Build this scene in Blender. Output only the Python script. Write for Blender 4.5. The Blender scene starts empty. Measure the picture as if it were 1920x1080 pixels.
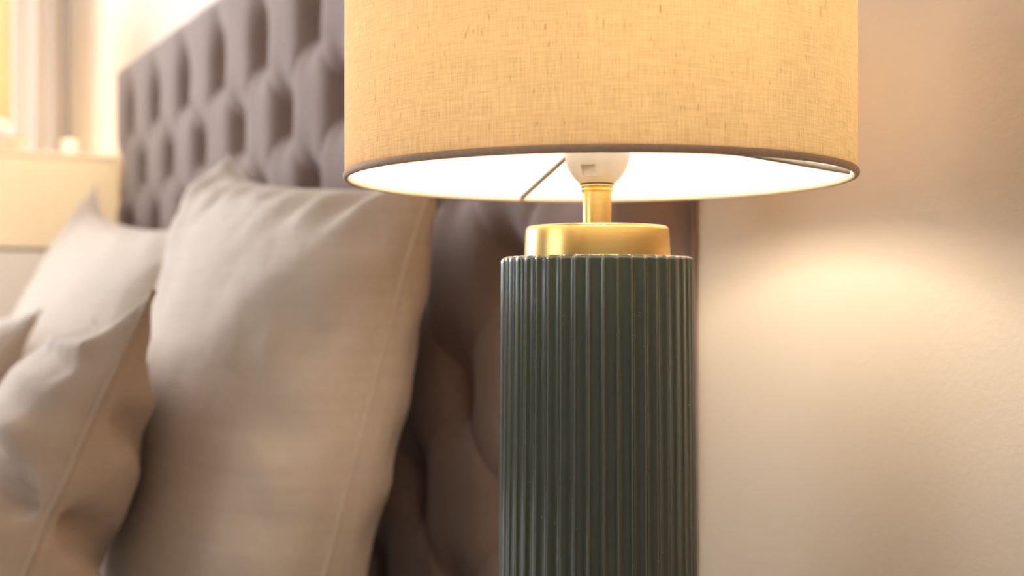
import bpy, bmesh, math, random
from math import sin, cos, pi, sqrt, exp, radians, atan2
import numpy as np
from mathutils import Vector, Matrix, Euler
random.seed(3)
SC = bpy.context.scene
COL = SC.collection

# ------------------------------------------------------------------ camera, world, light, exposure
CAM_Z = 0.95
cam = bpy.data.cameras.new('camera')
cam_ob = bpy.data.objects.new('camera', cam); COL.objects.link(cam_ob)
cam.sensor_width = 36.0; cam.lens = 2150 / 1920 * 36; cam.shift_y = 0.0052
cam.clip_start = 0.02
CAM_Y = -0.6135
cam_ob.location = (0, CAM_Y, CAM_Z)
cam_ob.rotation_euler = (pi / 2, 0, radians(58.65))
cam.dof.use_dof = True; cam.dof.focus_distance = 0.61; cam.dof.aperture_fstop = 5.4
SC.camera = cam_ob

world = bpy.data.worlds.new('sky'); SC.world = world; world.use_nodes = True
wn = world.node_tree.nodes
wn['Background'].inputs[0].default_value = (0.80, 0.89, 1.0, 1); wn['Background'].inputs[1].default_value = 3.6

SC.view_settings.view_transform = 'Standard'; SC.view_settings.look = 'None'
SC.view_settings.gamma = 1.0; SC.view_settings.use_curve_mapping = False
SC.view_settings.exposure = 0.0

def area_light(name, loc, direction, sx, sy, power, color):
    l = bpy.data.lights.new(name, 'AREA'); l.shape = 'RECTANGLE'; l.size = sx; l.size_y = sy
    l.energy = power; l.color = color
    o = bpy.data.objects.new(name, l); COL.objects.link(o); o.location = loc
    o.rotation_euler = Vector(direction).to_track_quat('-Z', 'Y').to_euler()
    return o
# daylight entering by the side window; the rear light is an added fill
sw = area_light('daylight_side_window', (-3.30, -.93, 1.70), (1, 0.0, -0.14), 1.1, 1.15, 43, (0.90, 0.94, 1.0))
sw.data.spread = radians(140)
area_light('rear_fill_light', (-1.55, -3.50, 1.62), (0, 1, -0.1), 1.7, 1.35, .8, (1.0, 0.97, 0.93))

# ------------------------------------------------------------------ helpers
def newmesh(name, verts, faces, mat=None, parent=None, smooth=True, uvs=None):
    me = bpy.data.meshes.new(name); me.from_pydata([tuple(v) for v in verts], [], faces); me.update()
    if smooth:
        me.polygons.foreach_set('use_smooth', [True] * len(me.polygons))
    if uvs is not None:
        l = me.uv_layers.new(name='UVMap')
        li = [0] * len(me.loops); me.loops.foreach_get('vertex_index', li)
        flat = []
        for i in li: flat.extend(uvs[i])
        l.data.foreach_set('uv', flat)
    o = bpy.data.objects.new(name, me); COL.objects.link(o)
    if mat: me.materials.append(mat)
    if parent: o.parent = parent
    return o

def from_bm(name, bm, mat, parent=None, smooth=False):
    bm.normal_update()
    me = bpy.data.meshes.new(name); bm.to_mesh(me); bm.free()
    if smooth: me.polygons.foreach_set('use_smooth', [True] * len(me.polygons))
    me.materials.append(mat)
    o = bpy.data.objects.new(name, me); COL.objects.link(o)
    if parent: o.parent = parent
    return o

def box(name, lo, hi, mat, parent=None, bevel=0.0, seg=2):
    bm = bmesh.new()
    bmesh.ops.create_cube(bm, size=1)
    for v in bm.verts:
        v.co = Vector([lo[i] + (v.co[i] + .5) * (hi[i] - lo[i]) for i in range(3)])
    if bevel:
        bmesh.ops.bevel(bm, geom=list(bm.edges), offset=bevel, segments=seg, affect='EDGES', profile=.6)
    return from_bm(name, bm, mat, parent)

def lathe(name, prof, mat, parent=None, n=128, uv=False, closed=False, smooth_angle=None):
    """prof: list of (r, z); closed joins last to first. r=0 ends close to a point"""
    vs = []; fs = []; uvs = []
    m = len(prof)
    for i in range(n):
        a = 2 * pi * i / n
        for r, z in prof:
            vs.append((r * cos(a), r * sin(a), z)); uvs.append((a, z))
    rows = m if closed else m - 1
    for i in range(n):
        j = (i + 1) % n
        for k in range(rows):
            k2 = (k + 1) % m
            fs.append((i * m + k, j * m + k, j * m + k2, i * m + k2))
    o = newmesh(name, vs, fs, mat, parent, True)
    bm = bmesh.new(); bm.from_mesh(o.data)
    bmesh.ops.remove_doubles(bm, verts=list(bm.verts), dist=1e-6)
    bmesh.ops.recalc_face_normals(bm, faces=list(bm.faces))
    for e in bm.edges:
        if len(e.link_faces) == 2 and e.calc_face_angle(0) > radians(35): e.smooth = False
    bm.to_mesh(o.data); bm.free()
    return o

def tube(name, pts, r, mat, parent=None, n=8, cyclic=False):
    pts = [Vector(p) for p in pts]; vs = []; fs = []
    m = len(pts)
    prev = None
    for i, p in enumerate(pts):
        a = pts[i - 1] if (i or cyclic) else p; b = pts[(i + 1) % m] if (i < m - 1 or cyclic) else p
        t = (b - a).normalized()
        if prev is None:
            ref = Vector((0, 0, 1)) if abs(t.z) < .9 else Vector((1, 0, 0))
            x = t.cross(ref).normalized()
        else:
            x = (prev - t * prev.dot(t)).normalized()
        prev = x; y = t.cross(x)
        for k in range(n):
            an = 2 * pi * k / n
            vs.append(p + (x * cos(an) + y * sin(an)) * r)
    for i in range(m if cyclic else m - 1):
        j = (i + 1) % m
        for k in range(n):
            fs.append((i * n + k, i * n + (k + 1) % n, j * n + (k + 1) % n, j * n + k))
    if not cyclic:
        fs.append(tuple(range(n))[::-1]); fs.append(tuple((m - 1) * n + k for k in range(n)))
    return newmesh(name, vs, fs, mat, parent)

def empty(name, loc, rot=(0, 0, 0)):
    o = bpy.data.objects.new(name, None); COL.objects.link(o); o.location = loc; o.rotation_euler = rot
    o.empty_display_size = .05
    return o

def tag(o, label=None, cat=None, group=None, kind=None):
    if label: o['label'] = label
    if cat: o['category'] = cat
    if group: o['group'] = group
    if kind: o['kind'] = kind
    return o

def struct(o): o['kind'] = 'structure'; return o

# ------------------------------------------------------------------ materials
def mat_new(name):
    m = bpy.data.materials.new(name); m.use_nodes = True
    nt = m.node_tree
    return m, nt, nt.nodes, nt.links, nt.nodes['Principled BSDF']

def ramp(nodes, stops):
    r = nodes.new('ShaderNodeValToRGB'); els = r.color_ramp.elements
    while len(els) < len(stops): els.new(.5)
    for e, (p, c) in zip(els, stops): e.position = p; e.color = (*c, 1) if len(c) == 3 else c
    return r

def noise(nodes, links, src, scale, detail=3, rough=.5, stretch=None):
    n = nodes.new('ShaderNodeTexNoise'); n.inputs['Scale'].default_value = scale
    n.inputs['Detail'].default_value = detail; n.inputs['Roughness'].default_value = rough
    if stretch:
        mp = nodes.new('ShaderNodeMapping'); mp.inputs['Scale'].default_value = stretch
        links.new(src, mp.inputs[0]); links.new(mp.outputs[0], n.inputs['Vector'])
    else: links.new(src, n.inputs['Vector'])
    return n

def simple(name, color, rough=.6, metal=0, coat=0, sheen=0, var=.04, scale=30, bump=0, bscale=200):
    m, nt, N, L, p = mat_new(name)
    tc = N.new('ShaderNodeTexCoord')
    n = noise(N, L, tc.outputs['Object'], scale)
    lo = tuple(max(0, c * (1 - var)) for c in color); hi = tuple(min(1, c * (1 + var)) for c in color)
    r = ramp(N, [(.3, lo), (.7, hi)]); L.new(n.outputs[0], r.inputs[0]); L.new(r.outputs[0], p.inputs['Base Color'])
    p.inputs['Roughness'].default_value = rough; p.inputs['Metallic'].default_value = metal
    p.inputs['Coat Weight'].default_value = coat
    p.inputs['Sheen Weight'].default_value = sheen
    if bump:
        n2 = noise(N, L, tc.outputs['Object'], bscale, 4, .6)
        b = N.new('ShaderNodeBump'); b.inputs['Strength'].default_value = bump; b.inputs['Distance'].default_value = .002
        L.new(n2.outputs[0], b.inputs['Height']); L.new(b.outputs[0], p.inputs['Normal'])
    return m

def math_node(N, L, op, a, b=None):
    n = N.new('ShaderNodeMath'); n.operation = op
    for i, v in enumerate((a, b)):
        if v is None: continue
        if isinstance(v, (int, float)): n.inputs[i].default_value = v
        else: L.new(v, n.inputs[i])
    return n.outputs[0]

M = {}
M['wall'] = simple('wall_paint', (.86, .715, .555), .75, var=.015, scale=6, bump=.22, bscale=140)
M['wall_white'] = simple('white_wall_paint', (.60, .56, .51), .75, var=.01, scale=6, bump=.1, bscale=160)
M['ceiling'] = simple('ceiling_paint', (.66, .63, .59), .8, var=.01)
M['trim'] = simple('white_trim_paint', (.85, .84, .82), .35, var=.01)

def m_floor():
    m, nt, N, L, p = mat_new('oak_floor')
    tc = N.new('ShaderNodeTexCoord')
    n = noise(N, L, tc.outputs['Object'], 6, 6, .6, (1, 14, 1))
    r = ramp(N, [(.3, (.16, .10, .06)), (.7, (.26, .17, .10))])
    L.new(n.outputs[0], r.inputs[0]); L.new(r.outputs[0], p.inputs['Base Color']); p.inputs['Roughness'].default_value = .4
    return m
M['floor'] = m_floor()

def m_wood(name, a, b, st=(14, 14, 1), rough=.45):
    m, nt, N, L, p = mat_new(name)
    tc = N.new('ShaderNodeTexCoord')
    n = noise(N, L, tc.outputs['Object'], 5, 6, .6, st)
    r = ramp(N, [(.3, a), (.7, b)])
    L.new(n.outputs[0], r.inputs[0]); L.new(r.outputs[0], p.inputs['Base Color']); p.inputs['Roughness'].default_value = rough
    return m
M['oak'] = m_wood('pale_oak', (.90, .71, .47), (.94, .76, .53))
M['blush'] = simple('blush_lacquer', (.80, .69, .62), .4, var=.01)
M['walnut'] = m_wood('dark_walnut', (.28, .18, .11), (.36, .24, .15), (2, 16, 16), .35)

def m_velvet():
    m, nt, N, L, p = mat_new('mauve_velvet')
    tc = N.new('ShaderNodeTexCoord')
    n = noise(N, L, tc.outputs['Object'], 14, 4)
    r = ramp(N, [(.3, (.262, .172, .136)), (.7, (.30, .197, .156))]); L.new(n.outputs[0], r.inputs[0]); L.new(r.outputs[0], p.inputs['Base Color'])
    p.inputs['Roughness'].default_value = .9; p.inputs['Sheen Weight'].default_value = .22; p.inputs['Sheen Roughness'].default_value = .5
    n2 = noise(N, L, tc.outputs['Object'], 900, 2)
    b = N.new('ShaderNodeBump'); b.inputs['Strength'].default_value = .15; b.inputs['Distance'].default_value = .0006
    L.new(n2.outputs[0], b.inputs['Height']); L.new(b.outputs[0], p.inputs['Normal'])
    return m
M['velvet'] = m_velvet()

def m_linen(name, col, wr=.35):
    m, nt, N, L, p = mat_new(name)
    tc = N.new('ShaderNodeTexCoord')
    a = noise(N, L, tc.outputs['Object'], 1, 2, .5, (90, 1400, 90))
    b = noise(N, L, tc.outputs['Object'], 1, 2, .5, (1400, 90, 90))
    s = math_node(N, L, 'ADD', a.outputs[0], b.outputs[0])
    r = ramp(N, [(.35, tuple(q * .88 for q in col)), (.65, col)])
    c = noise(N, L, tc.outputs['Object'], 1, 3, .6, (5, 5, 150))
    h = math_node(N, L, 'ADD', math_node(N, L, 'MULTIPLY', s, .3), math_node(N, L, 'MULTIPLY', c.outputs[0], .4))
    L.new(h, r.inputs[0]); L.new(r.outputs[0], p.inputs['Base Color'])
    p.inputs['Roughness'].default_value = .85; p.inputs['Sheen Weight'].default_value = .15
    w = noise(N, L, tc.outputs['Object'], 9, 3, .5, (1, 2.2, 1))
    hh = math_node(N, L, 'ADD', math_node(N, L, 'MULTIPLY', w.outputs[0], 10.0), h)
    bp = N.new('ShaderNodeBump'); bp.inputs['Strength'].default_value = wr; bp.inputs['Distance'].default_value = .0022
    L.new(hh, bp.inputs['Height']); L.new(bp.outputs[0], p.inputs['Normal'])
    return m
M['linen'] = m_linen('cream_linen', (.72, .565, .435))
M['linen_tan'] = m_linen('oatmeal_linen', (.58, .42, .30))
M['sheet'] = m_linen('white_cotton', (.82, .80, .77))

def m_brass():
    m, nt, N, L, p = mat_new('brushed_brass')
    tc = N.new('ShaderNodeTexCoord')
    n = noise(N, L, tc.outputs['Object'], 1, 3, .6, (40, 40, 2500))
    r = ramp(N, [(.3, (.80, .52, .17)), (.7, (.88, .60, .22))]); L.new(n.outputs[0], r.inputs[0]); L.new(r.outputs[0], p.inputs['Base Color'])
    p.inputs['Metallic'].default_value = 1; p.inputs['Roughness'].default_value = .27
    b = N.new('ShaderNodeBump'); b.inputs['Strength'].default_value = .08; b.inputs['Distance'].default_value = .0003
    L.new(n.outputs[0], b.inputs['Height']); L.new(b.outputs[0], p.inputs['Normal'])
    return m
M['brass'] = m_brass()

def m_ceramic():
    m, nt, N, L, p = mat_new('green_glazed_ceramic')
    tc = N.new('ShaderNodeTexCoord')
    n = noise(N, L, tc.outputs['Object'], 18, 4)
    r = ramp(N, [(.3, (.038, .046, .024)), (.7, (.051, .060, .032))]); L.new(n.outputs[0], r.inputs[0])
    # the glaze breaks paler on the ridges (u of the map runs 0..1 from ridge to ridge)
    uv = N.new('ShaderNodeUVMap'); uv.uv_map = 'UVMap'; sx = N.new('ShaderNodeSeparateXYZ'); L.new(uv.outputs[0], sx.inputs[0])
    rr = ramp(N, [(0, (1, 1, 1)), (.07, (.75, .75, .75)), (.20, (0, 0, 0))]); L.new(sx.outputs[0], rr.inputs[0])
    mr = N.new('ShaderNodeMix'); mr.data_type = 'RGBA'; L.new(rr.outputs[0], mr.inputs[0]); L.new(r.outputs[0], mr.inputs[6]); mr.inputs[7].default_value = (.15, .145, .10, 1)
    # dust specks
    sp = noise(N, L, tc.outputs['Object'], 420, 2, .6)
    pa = noise(N, L, tc.outputs['Object'], 22, 2)
    s = math_node(N, L, 'GREATER_THAN', math_node(N, L, 'ADD', sp.outputs[0], math_node(N, L, 'MULTIPLY', pa.outputs[0], .32)), .945)
    mx = N.new('ShaderNodeMix'); mx.data_type = 'RGBA'
    L.new(math_node(N, L, 'MULTIPLY', s, .5), mx.inputs[0]); L.new(mr.outputs[2], mx.inputs[6]); mx.inputs[7].default_value = (.5, .47, .4, 1)
    L.new(mx.outputs[2], p.inputs['Base Color'])
    p.inputs['Roughness'].default_value = .26; p.inputs['Coat Weight'].default_value = .8; p.inputs['Coat Roughness'].default_value = .10
    return m
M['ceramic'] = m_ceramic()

def m_shade():
    m, nt, N, L, p = mat_new('oatmeal_shade_linen')
    N.remove(p); out = N['Material Output']
    uv = N.new('ShaderNodeUVMap'); uv.uv_map = 'UVMap'
    src = uv.outputs[0]
    warp = noise(N, L, src, 1, 2, .6, (1450, 60, 1))      # vertical threads
    weft = noise(N, L, src, 1, 2, .6, (60, 1450, 1))      # horizontal threads
    slub = noise(N, L, src, 1, 1, .4, (700, 130, 1))        # dark slubs along the warp
    cloud = noise(N, L, src, 38, 3)
    t = math_node(N, L, 'MULTIPLY', math_node(N, L, 'ADD', warp.outputs[0], weft.outputs[0]), .5)
    t = math_node(N, L, 'ADD', math_node(N, L, 'MULTIPLY', t, .92), math_node(N, L, 'MULTIPLY', cloud.outputs[0], .08))
    r = ramp(N, [(.36, (.70, .69, .67)), (.64, (1, 1, 1))]); L.new(t, r.inputs[0])
    sr = ramp(N, [(.66, (1, 1, 1)), (.78, (.70, .62, .52))]); L.new(slub.outputs[0], sr.inputs[0])
    mm = N.new('ShaderNodeMix'); mm.data_type = 'RGBA'; mm.blend_type = 'MULTIPLY'; mm.inputs[0].default_value = 1
    L.new(r.outputs[0], mm.inputs[6]); L.new(sr.outputs[0], mm.inputs[7])
    def tint(c):
        q = N.new('ShaderNodeMix'); q.data_type = 'RGBA'; q.blend_type = 'MULTIPLY'; q.inputs[0].default_value = 1
        L.new(mm.outputs[2], q.inputs[6]); q.inputs[7].default_value = (*c, 1); return q.outputs[2]
    d = N.new('ShaderNodeBsdfDiffuse'); L.new(tint(SHADE_DIFF), d.inputs[0])
    tr = N.new('ShaderNodeBsdfTranslucent'); L.new(tint(SHADE_TRANS), tr.inputs[0])
    bp = N.new('ShaderNodeBump'); bp.inputs['Strength'].default_value = .35; bp.inputs['Distance'].default_value = .0004
    L.new(t, bp.inputs['Height']); L.new(bp.outputs[0], d.inputs['Normal'])
    ad = N.new('ShaderNodeMixShader'); ad.inputs[0].default_value = .5
    L.new(d.outputs[0], ad.inputs[1]); L.new(tr.outputs[0], ad.inputs[2]); L.new(ad.outputs[0], out.inputs[0])
    return m
SHADE_DIFF = (.72, .60, .46); SHADE_TRANS = (.98, .74, .42)
M['shade'] = m_shade()

def m_translucent(name, dcol, tcol, mix):
    m, nt, N, L, p = mat_new(name)
    N.remove(p); out = N['Material Output']
    d = N.new('ShaderNodeBsdfDiffuse'); d.inputs[0].default_value = (*dcol, 1)
    t = N.new('ShaderNodeBsdfTranslucent'); t.inputs[0].default_value = (*tcol, 1)
    ad = N.new('ShaderNodeMixShader'); ad.inputs[0].default_value = mix
    L.new(d.outputs[0], ad.inputs[1]); L.new(t.outputs[0], ad.inputs[2]); L.new(ad.outputs[0], out.inputs[0])
    return m
M['liner'] = m_translucent('white_shade_liner', (.93, .92, .90), (.97, .87, .70), .43)
M['tape'] = simple('shade_hem_cloth', (.62, .42, .29), .9, var=.08, scale=300)
M['curtain'] = m_translucent('peach_sheer_cloth', (.90, .80, .70), (.95, .82, .68), .5)
M['wire'] = simple('grey_wire', (.34, .32, .28), .4, metal=.5)
M['holder'] = simple('cream_plastic', (.86, .80, .70), .35, var=.01)
M['gap'] = simple('dark_gap_shade', (.03, .025, .02), .6)
M['dark_green'] = simple('dark_green_ceramic', (.05, .07, .05), .4)
M['porcelain'] = simple('white_porcelain', (.9, .88, .84), .25, var=.01)
M['wax'] = simple('ivory_wax', (.92, .86, .74), .5, var=.01)
M['blackiron'] = simple('black_iron', (.03, .03, .03), .5)

def m_emit(name, col, s):
    m, nt, N, L, p = mat_new(name)
    p.inputs['Base Color'].default_value = (1, .97, .9, 1)
    p.inputs['Emission Color'].default_value = (*col, 1); p.inputs['Emission Strength'].default_value = s
    return m
BULB = 100.0
M['bulb'] = m_emit('frosted_lit_bulb', (1.0, .88, .72), BULB)
M['bulb_far'] = m_emit('frosted_lit_bulb_far', (1.0, .80, .55), BULB * .3)

def m_glass():
    m, nt, N, L, p = mat_new('window_glass')
    p.inputs['Transmission Weight'].default_value = 1; p.inputs['Roughness'].default_value = 0; p.inputs['IOR'].default_value = 1.02
    n = noise(N, L, N.new('ShaderNodeTexCoord').outputs['Object'], 2)
    r = ramp(N, [(0, (.97, .99, .98)), (1, (1, 1, 1))]); L.new(n.outputs[0], r.inputs[0]); L.new(r.outputs[0], p.inputs['Base Color'])
    return m
M['glass'] = m_glass()

# ------------------------------------------------------------------ the room
X0, X1, Y0, ZC = -3.40, 1.25, -3.60, 2.55
struct(box('floor', (X0 - .15, Y0 - .15, -.1), (X1 + .15, .15, 0), M['floor']))
struct(box('ceiling', (X0 - .15, Y0 - .15, ZC), (X1 + .15, .15, ZC + .1), M['ceiling']))
struct(box('wall_back', (X0 - .15, 0, 0), (X1 + .15, .15, ZC), M['wall']))
struct(box('wall_right', (X1, Y0, 0), (X1 + .15, 0, ZC), M['wall_white']))
def wall_with_hole(name, axis, at, thick, a0, a1, h0, h1, z0, z1):
    """wall in the plane axis=at from a0..a1 with a window hole h0..h1 / z0..z1; one mesh"""
    bm = bmesh.new()
    def bb(p, q):
        r = bmesh.ops.create_cube(bm, size=1)['verts']
        lo = (at, p[0], p[1]) if axis == 0 else (p[0], at, p[1])
        hi = (at + thick, q[0], q[1]) if axis == 0 else (q[0], at + thick, q[1])
        for v in r: v.co = Vector([lo[i] + (v.co[i] + .5) * (hi[i] - lo[i]) for i in range(3)])
    bb((a0, 0), (h0, ZC)); bb((h1, 0), (a1, ZC)); bb((h0, 0), (h1, z0)); bb((h0, z1), (h1, ZC))
    return struct(from_bm(name, bm, M['wall_white']))
M['wall_brightened'] = simple('brightened_wall_paint', (.84, .83, .84), .75, var=.01)  # left wall's missing light put into a lighter paint colour
wl = wall_with_hole('wall_left', 0, X0 - .15, .15, Y0, 0, -1.75, -.07, .92, 2.30)
wl.data.materials[0] = M['wall_brightened']
wall_with_hole('wall_front', 1, Y0 - .15, .15, X0, X1, -2.4, -.7, .92, 2.30)
def window(name, axis, at, a0, a1, z0, z1):
    w = 0.05
    def P(a, z, d): return (at + d, a, z) if axis == 0 else (a, at + d, z)
    bm = bmesh.new()
    def bb(p, q):
        r = bmesh.ops.create_cube(bm, size=1)['verts']
        for v in r: v.co = Vector([min(p[i], q[i]) + (v.co[i] + .5) * abs(q[i] - p[i]) for i in range(3)])
    bb(P(a0, z0, -.03), P(a0 + w, z1, .03)); bb(P(a1 - w, z0, -.03), P(a1, z1, .03))
    bb(P(a0 + w, z0, -.03), P(a1 - w, z0 + w, .03)); bb(P(a0 + w, z1 - w, -.03), P(a1 - w, z1, .03))
    c = (a0 + a1) / 2
    bb(P(c - w / 2, z0 + w, -.025), P(c + w / 2, z1 - w, .025))
    fr = struct(from_bm(name, bm, M['trim']))
    for q0, q1 in ((a0 + w, c - w / 2), (c + w / 2, a1 - w)):
        g = box('pane', P(q0, z0 + w, -.003), P(q1, z1 - w, .003), M['glass'], fr)
    return fr
def norm_box(p, q): return tuple(min(a, b) for a, b in zip(p, q)), tuple(max(a, b) for a, b in zip(p, q))
window('window_1', 0, X0 - .09, -1.75, -.07, .92, 2.30)
window('window_2', 1, Y0 - .09, -2.4, -.7, .92, 2.30)  # unseen rear window, added to go with the fill light
struct(box('baseboard_back', (X0, -.014, 0), (X1, 0, .10), M['trim'], bevel=.003))
struct(box('baseboard_left', (X0, Y0, 0), (X0 + .014, -.014, .10), M['trim'], bevel=.003))
struct(box('baseboard_right', (X1 - .014, Y0, 0), (X1, -.014, .10), M['trim'], bevel=.003))
struct(box('baseboard_front', (X0 + .014, Y0, 0), (X1 - .014, Y0 + .014, .10), M['trim'], bevel=.003))

# ------------------------------------------------------------------ bed with tufted headboard
HS0, HS1, HTOP, HBOT = .716, 2.549, CAM_Z + .492, .34        # s = -x along the wall
TP, TQ, TS, TZ = .199, .1143, 2.414, CAM_Z + .361
N_FACE = .045     # mean depth of padded face in front of the wall
def pad_depth(s, z):
    u = (s - TS) / TP; w = (z - TZ) / (2 * TQ)
    if z > TZ:                                    # vertical pleats from the top buttons to the top edge
        fu = abs(sin(pi * u)); h = fu
        d = sqrt(((u - round(u)) * TP / .027) ** 2 + ((z - TZ) / .055) ** 2)
        fold = .008 * (1 - min(1, (z - TZ) / .16)) * exp(-(abs(u - round(u)) * TP / .022))
    else:
        a = u + w; b = u - w
        da = abs(a - round(a)); db = abs(b - round(b))
        # nearest button
        best = 9
        for j0 in (0, .5):
            uu = round(u - j0) + j0; ww = round(w - j0) + j0
            best = min(best, ((u - uu) * TP / .027) ** 2 + ((w - ww) * 2 * TQ / .040) ** 2)
        d = sqrt(best)
        fold = .005 * max(exp(-(da * TP / .010)), exp(-(db * TP / .010)))
    dip = .038 * exp(-d ** 1.8)
    y = .060 - dip - fold
    e = min(s - HS0, HS1 - s, HTOP - z)
    if e < .035:
        t = max(0, e / .035); y *= sqrt(max(0, 1 - (1 - t) ** 2)) * .92 + .08
    return max(.004, y)
bed = empty('bed', (-(HS0 + HS1) / 2, -.9, 0))
tag(bed, 'bed with mauve grey velvet headboard, deep buttoned in diamonds, behind the pillows', 'bed')
def W(p): return Vector(p) - Vector(bed.location)
def grid_headboard():
    ns, nz = 400, 232
    S = [HS0 + (HS1 - HS0) * i / ns for i in range(ns + 1)]; Z = [HBOT + (HTOP - HBOT) * j / nz for j in range(nz + 1)]
    # finer at the borders by smooth remap is not needed
    vs = []; fs = []
    for z in Z:
        for s in S:
            vs.append(W((-s, -.004 - pad_depth(s, z), z)))
    k = ns + 1
    for j in range(nz):
        for i in range(ns):
            fs.append((j * k + i, (j + 1) * k + i, (j + 1) * k + i + 1, j * k + i + 1))
    # back panel
    b = len(vs)
    ring = [(j * k) for j in range(nz + 1)] + [nz * k + i for i in range(1, ns + 1)] + [j * k + ns for j in range(nz - 1, -1, -1)] + [i for i in range(ns - 1, 0, -1)]
    for r in ring:
        v = vs[r]; vs.append(Vector((v.x, W((0, -.002, 0)).y, v.z)))
    n = len(ring)
    for i in range(n):
        fs.append((ring[i], b + i, b + (i + 1) % n, ring[(i + 1) % n])[::-1])
    fs.append(tuple(b + i for i in range(n))[::-1])
    return newmesh('headboard', vs, fs, M['velvet'], bed)
hb = grid_headboard()
def button_mesh():
    bm = bmesh.new(); bmesh.ops.create_uvsphere(bm, u_segments=12, v_segments=6, radius=.0095)
    for v in bm.verts: v.co.y *= .45
    me = bpy.data.meshes.new('button'); bm.to_mesh(me); bm.free()
    me.polygons.foreach_set('use_smooth', [True] * len(me.polygons)); me.materials.append(M['velvet']); return me
bme = button_mesh()
for row in range(0, 8):
    off = .5 * (row % 2)
    for k in range(-1, 12):
        s = TS - TP * (k + off); z = TZ - TQ * row
        if HS0 + .03 < s < HS1 - .03 and z > HBOT + .05:
            o = bpy.data.objects.new('button', bme); COL.objects.link(o); o.parent = hb
            o.location = W((-s, -.004 - pad_depth(s, z) - .001, z))
MX0, MX1, MY0, MZ = -2.52, -.77, -2.12, CAM_Z - .497
box('bed_base', W((MX0 - .02, MY0 - .02, .12)), W((MX1 + .02, -.075, .30)), M['velvet'], bed, .015)
for lx in (MX0 + .06, MX1 - .06):
    for ly in (MY0 + .06, -.16):
        b = lathe('leg', [(0, 0), (.02, 0), (.028, .12), (0, .12)], M['walnut'], bed, 16); b.location = W((lx, ly, 0))
mt = box('mattress', (MX0, MY0, .301), (MX1, -.075, MZ), M['sheet'], None, .04, 4)
tag(mt, 'white sheeted mattress under the pillows', 'mattress')

# ------------------------------------------------------------------ pillows
K = .90          # the bed and what stands beyond it, scaled about the camera's foot
def soft_noise(x, y, z):
    from mathutils import noise as mn
    return mn.noise(Vector((x, y, z)))
def pillow(name, w, h, thick, center, yaw, lean, roll, mat, k=.07, folds=(), pucker=.004, seed=0, droop=(0, 0), power=.5, bump=.006, ears=.02, ear=(0, 1, 1), pinch=(), back=1.0):
    """a soft square cushion: two padded faces meeting in a seam; folds = (side, u0, v0, u1, v1, width, height)"""
    n = 64
    T = [sin((2 * i / n - 1) * pi / 2) for i in range(n + 1)]
    vs = []; idx = {}; fs = []
    def seg(u, v, f):
        _, u0, v0, u1, v1, wd, ht = f
        dx, dy = u1 - u0, v1 - v0; L2 = dx * dx + dy * dy
        q = max(0, min(1, ((u - u0) * dx + (v - v0) * dy) / L2))
        d = sqrt((u - u0 - q * dx) ** 2 + (v - v0 - q * dy) ** 2)
        return ht * exp(-(d / wd) ** 2) * (1 - .75 * q)
    def pos(u, v, side):
        x = u * (1 - k * (1 - v * v) * abs(u) ** 3) + ears * (u ** 3) * abs(v) ** 9
        y = v * (1 - k * (1 - u * u) * abs(v) ** 3) + ears * (v ** 3) * abs(u) ** 9
        if u * ear[1] > 0 and v * ear[2] > 0:                # one corner tugged out to a point
            q = ear[0] * (abs(u) * abs(v)) ** 7; x += ear[1] * q; y += ear[2] * q
        for v0, wd, am in pinch:                             # seam drawn in where the filling is pinched
            x -= am * exp(-((v - v0) / wd) ** 2) * max(0, u) ** 3
        e = max(0., (1 - u * u) * (1 - v * v))
        z = thick / 2 * e ** power
        if e > 0:
            m = min(1 - abs(u), 1 - abs(v))
            z += bump * soft_noise(u * 1.6 + seed, v * 1.6, side * 5.) * min(1, e * 4)
            z += pucker * soft_noise(u * 7 + seed, v * 7, side * 7. + 3) * exp(-(m / .22) ** 2) * min(1, m * 12)
            t = v if (1 - abs(u)) < (1 - abs(v)) else u
            z += pucker * .7 * sin(t * 21 + 3 * soft_noise(t * 2, seed, 1.)) * exp(-(m / .12) ** 2) * min(1, m * 14)
            for f in folds:
                if f[0] == side or f[0] == 2: z += seg(u, v, f) * min(1, m * 10)
        z = max(z, 0)
        zz = z if side == 0 else -z * back
        zz += droop[0] * (u * u - .3) + droop[1] * u * v
        return Vector((x * w / 2 * .961, y * h / 2 * .961, zz * .961))
    for side in (0, 1):
        for j in range(n + 1):
            for i in range(n + 1):
                b = i in (0, n) or j in (0, n)
                if side and b: idx[1, i, j] = idx[0, i, j]; continue
                idx[side, i, j] = len(vs); vs.append(pos(T[i], T[j], side))
    for side in (0, 1):
        for j in range(n):
            for i in range(n):
                q = (idx[side, i, j], idx[side, i + 1, j], idx[side, i + 1, j + 1], idx[side, i, j + 1])
                fs.append(q if side == 0 else q[::-1])
    ring = [idx[0, i, 0] for i in range(n)] + [idx[0, n, j] for j in range(n)] + [idx[0, i, n] for i in range(n, 0, -1)] + [idx[0, 0, j] for j in range(n, 0, -1)]
    t = empty(name, center)
    R = Matrix.Rotation(radians(yaw), 3, 'Z') @ Matrix.Rotation(pi / 2 - radians(lean), 3, 'X') @ Matrix.Rotation(radians(roll), 3, 'Z')
    vs = [R @ v for v in vs]
    newmesh('cover', vs, fs, mat, t)
    tube('seam', [vs[i] for i in ring], .0028, mat, t, 6, True)
    return t

def P(n, s, z): return (-s * K, n * K + CAM_Y, CAM_Z + z * K)     # n = distance from the camera's foot towards the wall, s = along the wall

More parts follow.
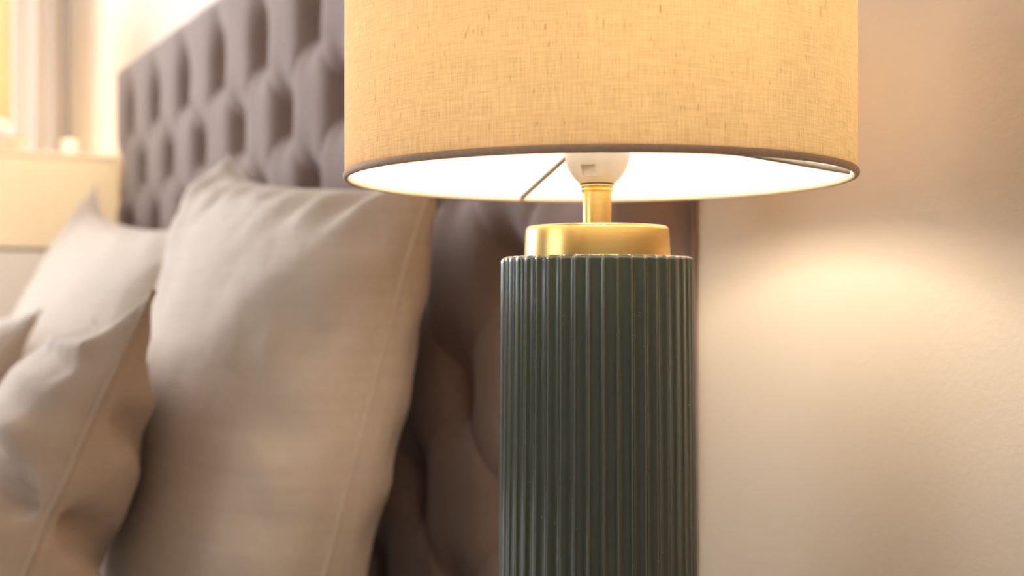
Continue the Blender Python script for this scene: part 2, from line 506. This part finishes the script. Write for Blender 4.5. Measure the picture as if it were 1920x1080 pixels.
tag(pillow('pillow', .64, .62, .27, P(.452, 1.385, -.185), 0, 13, -6, M['linen'], k=.03, power=.38, back=.76, folds=[(0, -.98, .98, -.4, .55, .10, .02), (0, .98, .98, .5, .4, .12, .012), (0, -.5, -.1, -.55, -.6, .6, -.03)], seed=2, pucker=.012, ears=.02, ear=(.09, -1, 1)),
    'large cream square pillow leaning on the headboard, nearest the green lamp', 'pillow', 'square pillows against the headboard')
tag(pillow('pillow', .90, .60, .20, P(.405, 2.295, -.150), 0, 22, -6, M['linen'], folds=[(0, -.98, .98, -.3, .5, .10, .02)], seed=7, ear=(.17, -1, 1)),
    'far white square pillow with pointed corner, beside the pale oak cabinet', 'pillow', 'square pillows against the headboard')
tag(pillow('cushion', .45, .455, .175, P(.194, 1.355, -.255), -7, 23, 2, M['linen_tan'], ear=(.09, 1, 1), pinch=[(.17, .08, .05), (.60, .07, .025)], folds=[(0, 1, .17, .15, .42, .07, -.05), (0, 1, .03, .2, .22, .08, .020), (1, 1, .17, .25, .02, .09, -.045), (1, .9, .0, .3, -.13, .09, .018), (1, .98, .60, .4, .50, .07, -.022), (1, .95, .74, .4, .68, .07, .012), (0, .99, .62, -.3, .66, .08, .009), (0, .97, .42, -.3, .46, .07, .016), (1, .95, .5, .3, .4, .09, .012), (0, .9, .82, -.3, .9, .05, .014)], seed=4),
    'small tan linen cushion with a creased corner, front left on the bed', 'cushion', 'cushions in front of the pillows')
tag(pillow('cushion', .46, .46, .15, P(.13, 2.14, -.232), 0, 40, 4, M['linen'], seed=9),
    'pale cushion lying low against the far white pillow', 'cushion', 'cushions in front of the pillows')

# ------------------------------------------------------------------ nightstand (below the frame) carrying the lamp
LX, LY = -.561, -.212
NZ = CAM_Z - .272
ns = empty('nightstand', (-.52, -.26, 0)); tag(ns, 'dark walnut nightstand under the green ribbed lamp', 'nightstand')
def NW(p): return Vector(p) - Vector(ns.location)
box('cabinet_body', NW((-.69, -.45, .10)), NW((-.29, -.02, NZ - .02)), M['walnut'], ns, .004)
box('top_panel', NW((-.70, -.47, NZ - .02)), NW((-.28, -.015, NZ)), M['walnut'], ns, .004)
for zz in (.13, .40):
    d = box('drawer', NW((-.68, -.468, zz)), NW((-.305, -.449, zz + .24)), M['walnut'], ns, .003)
    k = lathe('knob', [(0, 0), (.006, 0), (.006, .012), (.012, .016), (.012, .022), (0, .024)], M['brass'], d, 24)
    k.rotation_euler = (pi / 2, 0, 0); k.location = NW((-.53, -.468, zz + .12))
for lx in (-.66, -.32):
    for ly in (-.42, -.06):
        b = lathe('leg', [(0, 0), (.012, 0), (.018, .10), (0, .10)], M['walnut'], ns, 16); b.location = NW((lx, ly, 0))

# ------------------------------------------------------------------ table lamp
def build_lamp(loc, label, bulbmat, rib_n=45, detail=True, ceramic=None, base_z=-.272, shade=(.0666, .21), R=.15, group=None, rot=0):
    """local z measured so that 0 = camera height; the Empty sits at the foot of the base"""
    lamp = empty('table_lamp', loc, (0, 0, rot)); tag(lamp, label, 'lamp', group)
    zo = -base_z                                                    # shift so that z=0 is the foot
    # ribbed ceramic base: concave flutes between narrow rounded ridges
    ztop = .0217
    prof = []
    for i in range(0, 29):
        t = i / 28; z = base_z + .003 + t * (ztop - .0035 - base_z - .003)
        prof.append((.0601 - .0026 * t, z, 1.0))
    prof = [(.0585, base_z, 1.0)] + prof
    for a in range(1, 7):
        an = a / 6 * pi / 2
        prof.append((.0575 - .0030 * (1 - cos(an)), ztop - .0035 + .0035 * sin(an), 1.0 - .55 * a / 6))
    prof.append((.0500, ztop, .15)); prof.append((.046, ztop, 0)); prof.append((.040, ztop, 0))
    sub = 12 if detail else 6
    n = rib_n * sub; vs = []; fs = []; uvs = []; m = len(prof)
    for i in range(n):
        a = 2 * pi * i / n; f = (i % sub) / sub
        g = 1 - abs(2 * f - 1)                  # 0 at ridge, 1 at the middle of a flute
        depth = .0017 * (1 - (1 - g) ** 2.6)
        for r, z, k in prof:
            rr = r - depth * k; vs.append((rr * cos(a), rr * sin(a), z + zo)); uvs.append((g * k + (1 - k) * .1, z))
    for i in range(n):
        j = (i + 1) % n
        for k in range(m - 1):
            fs.append((i * m + k, j * m + k, j * m + k + 1, i * m + k + 1))
    fs.append(tuple(i * m for i in range(n))[::-1])
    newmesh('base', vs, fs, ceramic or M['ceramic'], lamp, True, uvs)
    z = lambda q: q + zo
    lathe('brass_cap', [(.0, z(ztop - .004)), (.0438, z(ztop - .004)), (.0438, z(ztop + .0004)), (.0430, z(.0375)), (.0427, z(.0388)), (.0418, z(.0397)), (.0405, z(.0400)), (0, z(.0400))], M['brass'], lamp)
    lathe('stem', [(0, z(.039)), (.0094, z(.039)), (.0094, z(.0404)), (.0086, z(.0412)), (.0086, z(.0605)), (.0093, z(.0612)), (.0095, z(.0618)), (.0093, z(.0624)), (.0091, z(.0628)), (.0095, z(.0636)), (.0097, z(.0645)), (.0094, z(.0653)), (0, z(.0653))], M['brass'], lamp, 64)
    lathe('gap_shade', [(0, z(.0652)), (.0103, z(.0652)), (.0103, z(.0659)), (0, z(.0659))], M['gap'], lamp, 48)  # near-black disc standing in for the shaded gap under the holder
    hp = [(0, z(.0658)), (.0103, z(.0658))]
    for i in range(0, 11):
        an = i / 10 * pi / 2
        an = radians(57) * (1 - i / 10)
        hp.append((.0195 * cos(an), z(.0850 - .0223 * sin(an))))
    hp += [(.0195, z(.094)), (.0188, z(.0955)), (.0150, z(.0960)), (0, z(.0960))]
    h = lathe('lampholder', hp, M['holder'], lamp, 128)
    if detail:                                                       # switch notch cut in the skirt
        cut = bmesh.new(); bmesh.ops.create_cube(cut, size=1)
        aa = atan2(CAM_Y - LY, 0 - LX) - .33
        for v in cut.verts:
            p = Vector(((.0165 + v.co.x * .0090), v.co.y * .0088, z(.0722) + v.co.z * .0068 - v.co.x * .002))
            v.co = Matrix.Rotation(aa, 3, 'Z') @ p
        cme = bpy.data.meshes.new('cut'); cut.to_mesh(cme); cut.free()
        co = bpy.data.objects.new('cut', cme); COL.objects.link(co); co.parent = lamp
        md = h.modifiers.new('notch', 'BOOLEAN'); md.operation = 'DIFFERENCE'; md.object = co; md.solver = 'EXACT'
        bpy.context.view_layer.update()
        ev = h.evaluated_get(bpy.context.evaluated_depsgraph_get()); nm = bpy.data.meshes.new_from_object(ev)
        h.modifiers.clear(); h.data = nm
        bpy.data.objects.remove(co)
    bm = bmesh.new(); bmesh.ops.create_uvsphere(bm, u_segments=24, v_segments=14, radius=.0225)
    for v in bm.verts:
        if v.co.z < -.012: v.co.x *= .75; v.co.y *= .75; v.co.z = -.012 + (v.co.z + .012) * 5.8
        v.co.z += z(.1690)
    from_bm('bulb', bm, bulbmat, lamp, True)
    # drum shade: cloth outside, white liner inside, hem ring below and above, wire gimbal
    s0, s1 = shade
    def drum(name, r, t, za, zb, mt):
        vs = []; fs = []; uv = []; n = 192; m = 2
        rows = 14
        for i in range(n + 1):
            a = 2 * pi * i / n
            for k in range(rows + 1):
                q = za + (zb - za) * k / rows
                vs.append((r * cos(a), r * sin(a), z(q))); uv.append((a * R, q))
        for i in range(n):
            for k in range(rows):
                a0 = i * (rows + 1) + k; b0 = a0 + rows + 1
                fs.append((a0, b0, b0 + 1, a0 + 1))
        return newmesh(name, vs, fs, mt, lamp, True, uv)
    sh = drum('lamp_shade', R, 0, s0 + .0012, s1, M['shade'])
    drum('shade_liner', R - .0016, 0, s0 + .0012, s1, M['liner'])
    for nm, zz in (('bottom_hem', s0 + .0017), ('top_hem', s1)):
        pr = [(R - .0008 + .0019 * cos(2 * pi * k / 12), z(zz) + .0021 * sin(2 * pi * k / 12)) for k in range(12)]
        lathe(nm, pr, M['tape'], lamp, 192, closed=True)
    pr = [(.0205 + .0012 * cos(2 * pi * k / 8), z(.0945) + .0022 * sin(2 * pi * k / 8)) for k in range(8)]
    lathe('gimbal_ring', pr, M['wire'], lamp, 48, closed=True)
    view = atan2(LY - CAM_Y, LX)                                      # direction camera -> lamp
    for da in (21.5, -98.5, 141.5):
        a = view + radians(da)
        tube('gimbal_arm', [(.0205 * cos(a), .0205 * sin(a), z(.0945)), ((R - .004) * cos(a), (R - .004) * sin(a), z(s0 + .003))], .0017, M['wire'], lamp, 8)
    return lamp
build_lamp((LX, LY, NZ), 'table lamp with ribbed dark green ceramic base, brass cap and oatmeal drum shade', M['bulb'])

# ------------------------------------------------------------------ tall cabinet beyond the bed with its lamp and small things
CX0, CX1, CY0, CZ = -3.16, -2.70, -.52, CAM_Z + .314
cb = empty('tall_cabinet', ((CX0 + CX1) / 2, CY0 / 2, 0)); tag(cb, 'tall cabinet with pale oak upper box over blush lower part, left of the headboard', 'cabinet')
def CW(p): return Vector(p) - Vector(cb.location)
CM = CAM_Z + .098
box('lower_body', CW((CX0, CY0, .06)), CW((CX1 - .004, -.016, CM - .004)), M['blush'], cb, .004)
box('upper_box', CW((CX0, CY0, CM)), CW((CX1, -.016, CZ - .012)), M['oak'], cb, .004)
box('top_panel', CW((CX0 - .005, CY0 - .005, CZ - .012)), CW((CX1 + .002, -.016, CZ)), M['oak'], cb, .003)
box('plinth', CW((CX0 + .02, CY0 + .03, 0)), CW((CX1 - .02, -.016, .06)), M['blush'], cb)
zz = .09
for h, mm in ((.30, 'blush'), (.30, 'blush'), (.30, 'blush')):
    d = box('drawer', CW((CX0 + .012, CY0 - .016, zz)), CW((CX1 - .012, CY0, zz + h)), M[mm], cb, .003); zz += h + .008
    k = lathe('knob', [(0, 0), (.006, 0), (.006, .012), (.012, .016), (.012, .022), (0, .024)], M['brass'], d, 16)
    k.rotation_euler = (pi / 2, 0, 0); k.location = CW(((CX0 + CX1) / 2, CY0 - .016, zz - h / 2))
d = box('drawer', CW((CX0 + .012, CY0 - .016, CM + .006)), CW((CX1 - .012, CY0, CZ - .018)), M['oak'], cb, .003)
k = lathe('knob', [(0, 0), (.006, 0), (.006, .012), (.012, .016), (.012, .022), (0, .024)], M['brass'], d, 16)
k.rotation_euler = (pi / 2, 0, 0); k.location = CW(((CX0 + CX1) / 2, CY0 - .016, (CM + CZ) / 2))

# lamp on the cabinet (squat base, only the edge of its shade shows)
sl = empty('table_lamp', (-2.95, -.362, CZ)); tag(sl, 'lamp with glowing amber shade on top of the tall cabinet, at the left edge', 'lamp')
lathe('base', [(0, 0), (.055, 0), (.058, .006), (.05, .02), (.06, .04), (.045, .07), (.012, .08), (.012, .13), (0, .13)], M['porcelain'], sl, 48)
lathe('lampholder', [(0, .13), (.018, .13), (.018, .16), (0, .16)], M['holder'], sl, 24)
bm = bmesh.new(); bmesh.ops.create_uvsphere(bm, u_segments=16, v_segments=10, radius=.03)
for v in bm.verts: v.co.z += .188
from_bm('bulb', bm, M['bulb_far'], sl, True)
def drum2(name, r, za, zb, mt, par):
    vs = []; fs = []; uv = []; n = 96
    for i in range(n + 1):
        a = 2 * pi * i / n
        for q in (za, zb): vs.append((r * cos(a), r * sin(a), q)); uv.append((a * r, q))
    for i in range(n): fs.append((2 * i, 2 * i + 2, 2 * i + 3, 2 * i + 1))
    return newmesh(name, vs, fs, mt, par, True, uv)
drum2('lamp_shade', .15, .09, .39, M['shade'], sl); drum2('shade_liner', .1485, .09, .39, M['liner'], sl)
for zz in (.09, .39):
    lathe('hem', [(.1492 + .0018 * cos(2 * pi * k / 8), zz + .002 * sin(2 * pi * k / 8)) for k in range(8)], M['tape'], sl, 96, closed=True)
for da in (30, 150, 270):
    a = radians(da); tube('gimbal_arm', [(.018 * cos(a), .018 * sin(a), .155), (.147 * cos(a), .147 * sin(a), .093)], .0012, M['wire'], sl, 6)

# ivory candle and porcelain dish on the cabinet
cn = lathe('candle', [(0, 0), (.017, 0), (.0185, .003), (.0185, .034), (.016, .038), (.006, .037), (0, .036)], M['wax'], None, 32)
cn.location = (-2.77, -.112, CZ); tag(cn, 'small ivory candle stub on the tall cabinet near the wall', 'candle')
cw = tube('wick', [(0, 0, .035), (.001, 0, .043)], .0011, M['blackiron'], cn, 6)
ds = lathe('dish', [(0, 0), (.03, 0), (.034, .004), (.062, .030), (.064, .033), (.060, .032), (.032, .008), (0, .006)], M['porcelain'], None, 48)
ds.location = (-2.772, -.262, CZ); tag(ds, 'white porcelain dish on the tall cabinet, left of the candle', 'dish')

# peach curtain on the far side window
def curtain():
    vs = []; fs = []; n = 120; rows = 10
    z0, z1 = .04, 2.42; ya, yb = -.50, -.03
    for i in range(n + 1):
        t = i / n; y = ya + (yb - ya) * t
        x = X0 + .055 + .018 * sin(t * 2 * pi * 9) + .006 * sin(t * 31)
        for k in range(rows + 1): vs.append((x, y + .004 * sin(k * 1.3 + t * 20), z0 + (z1 - z0) * k / rows))
    m = rows + 1
    for i in range(n):
        for k in range(rows): fs.append((i * m + k, (i + 1) * m + k, (i + 1) * m + k + 1, i * m + k + 1))
    o = newmesh('curtain', vs, fs, M['curtain'])
    return o
cu = curtain(); tag(cu, 'sheer peach curtain hanging by the far corner behind the tall cabinet', 'curtain')
rod = tube('curtain_rod', [(X0 + .055, -2.15, 2.435), (X0 + .055, -.02, 2.435)], .012, M['brass'], None, 12); tag(rod, 'brass curtain rod above the side window', 'rod')
# unseen ceiling spot, added to brighten the tall cabinet
dl = empty('added_spot', (-1.95, -.32, ZC)); tag(dl, 'added round spot in the ceiling above the bed, brightening the tall cabinet', 'added_spot')
lathe('trim_ring', [(.036, -.001), (.05, -.001), (.05, -.006), (.046, -.008), (.036, -.004)], M['trim'], dl, 32, closed=True)
lathe('lens', [(0, -.002), (.036, -.002), (.036, -.0035), (0, -.0035)], m_emit('added_spot_lens', (1, .86, .66), 6), dl, 32)
sp = bpy.data.lights.new('added_spot_beam', 'SPOT'); sp.energy = 160; sp.color = (1, .88, .70); sp.spot_size = radians(33); sp.spot_blend = .7; sp.shadow_soft_size = .035
so = bpy.data.objects.new('added_spot_beam', sp); COL.objects.link(so); so.location = (0, 0, -.012); so.parent = dl
so.rotation_euler = Vector((-.88, -.01, -1.27)).to_track_quat('-Z', 'Y').to_euler()
bpy.context.view_layer.update()
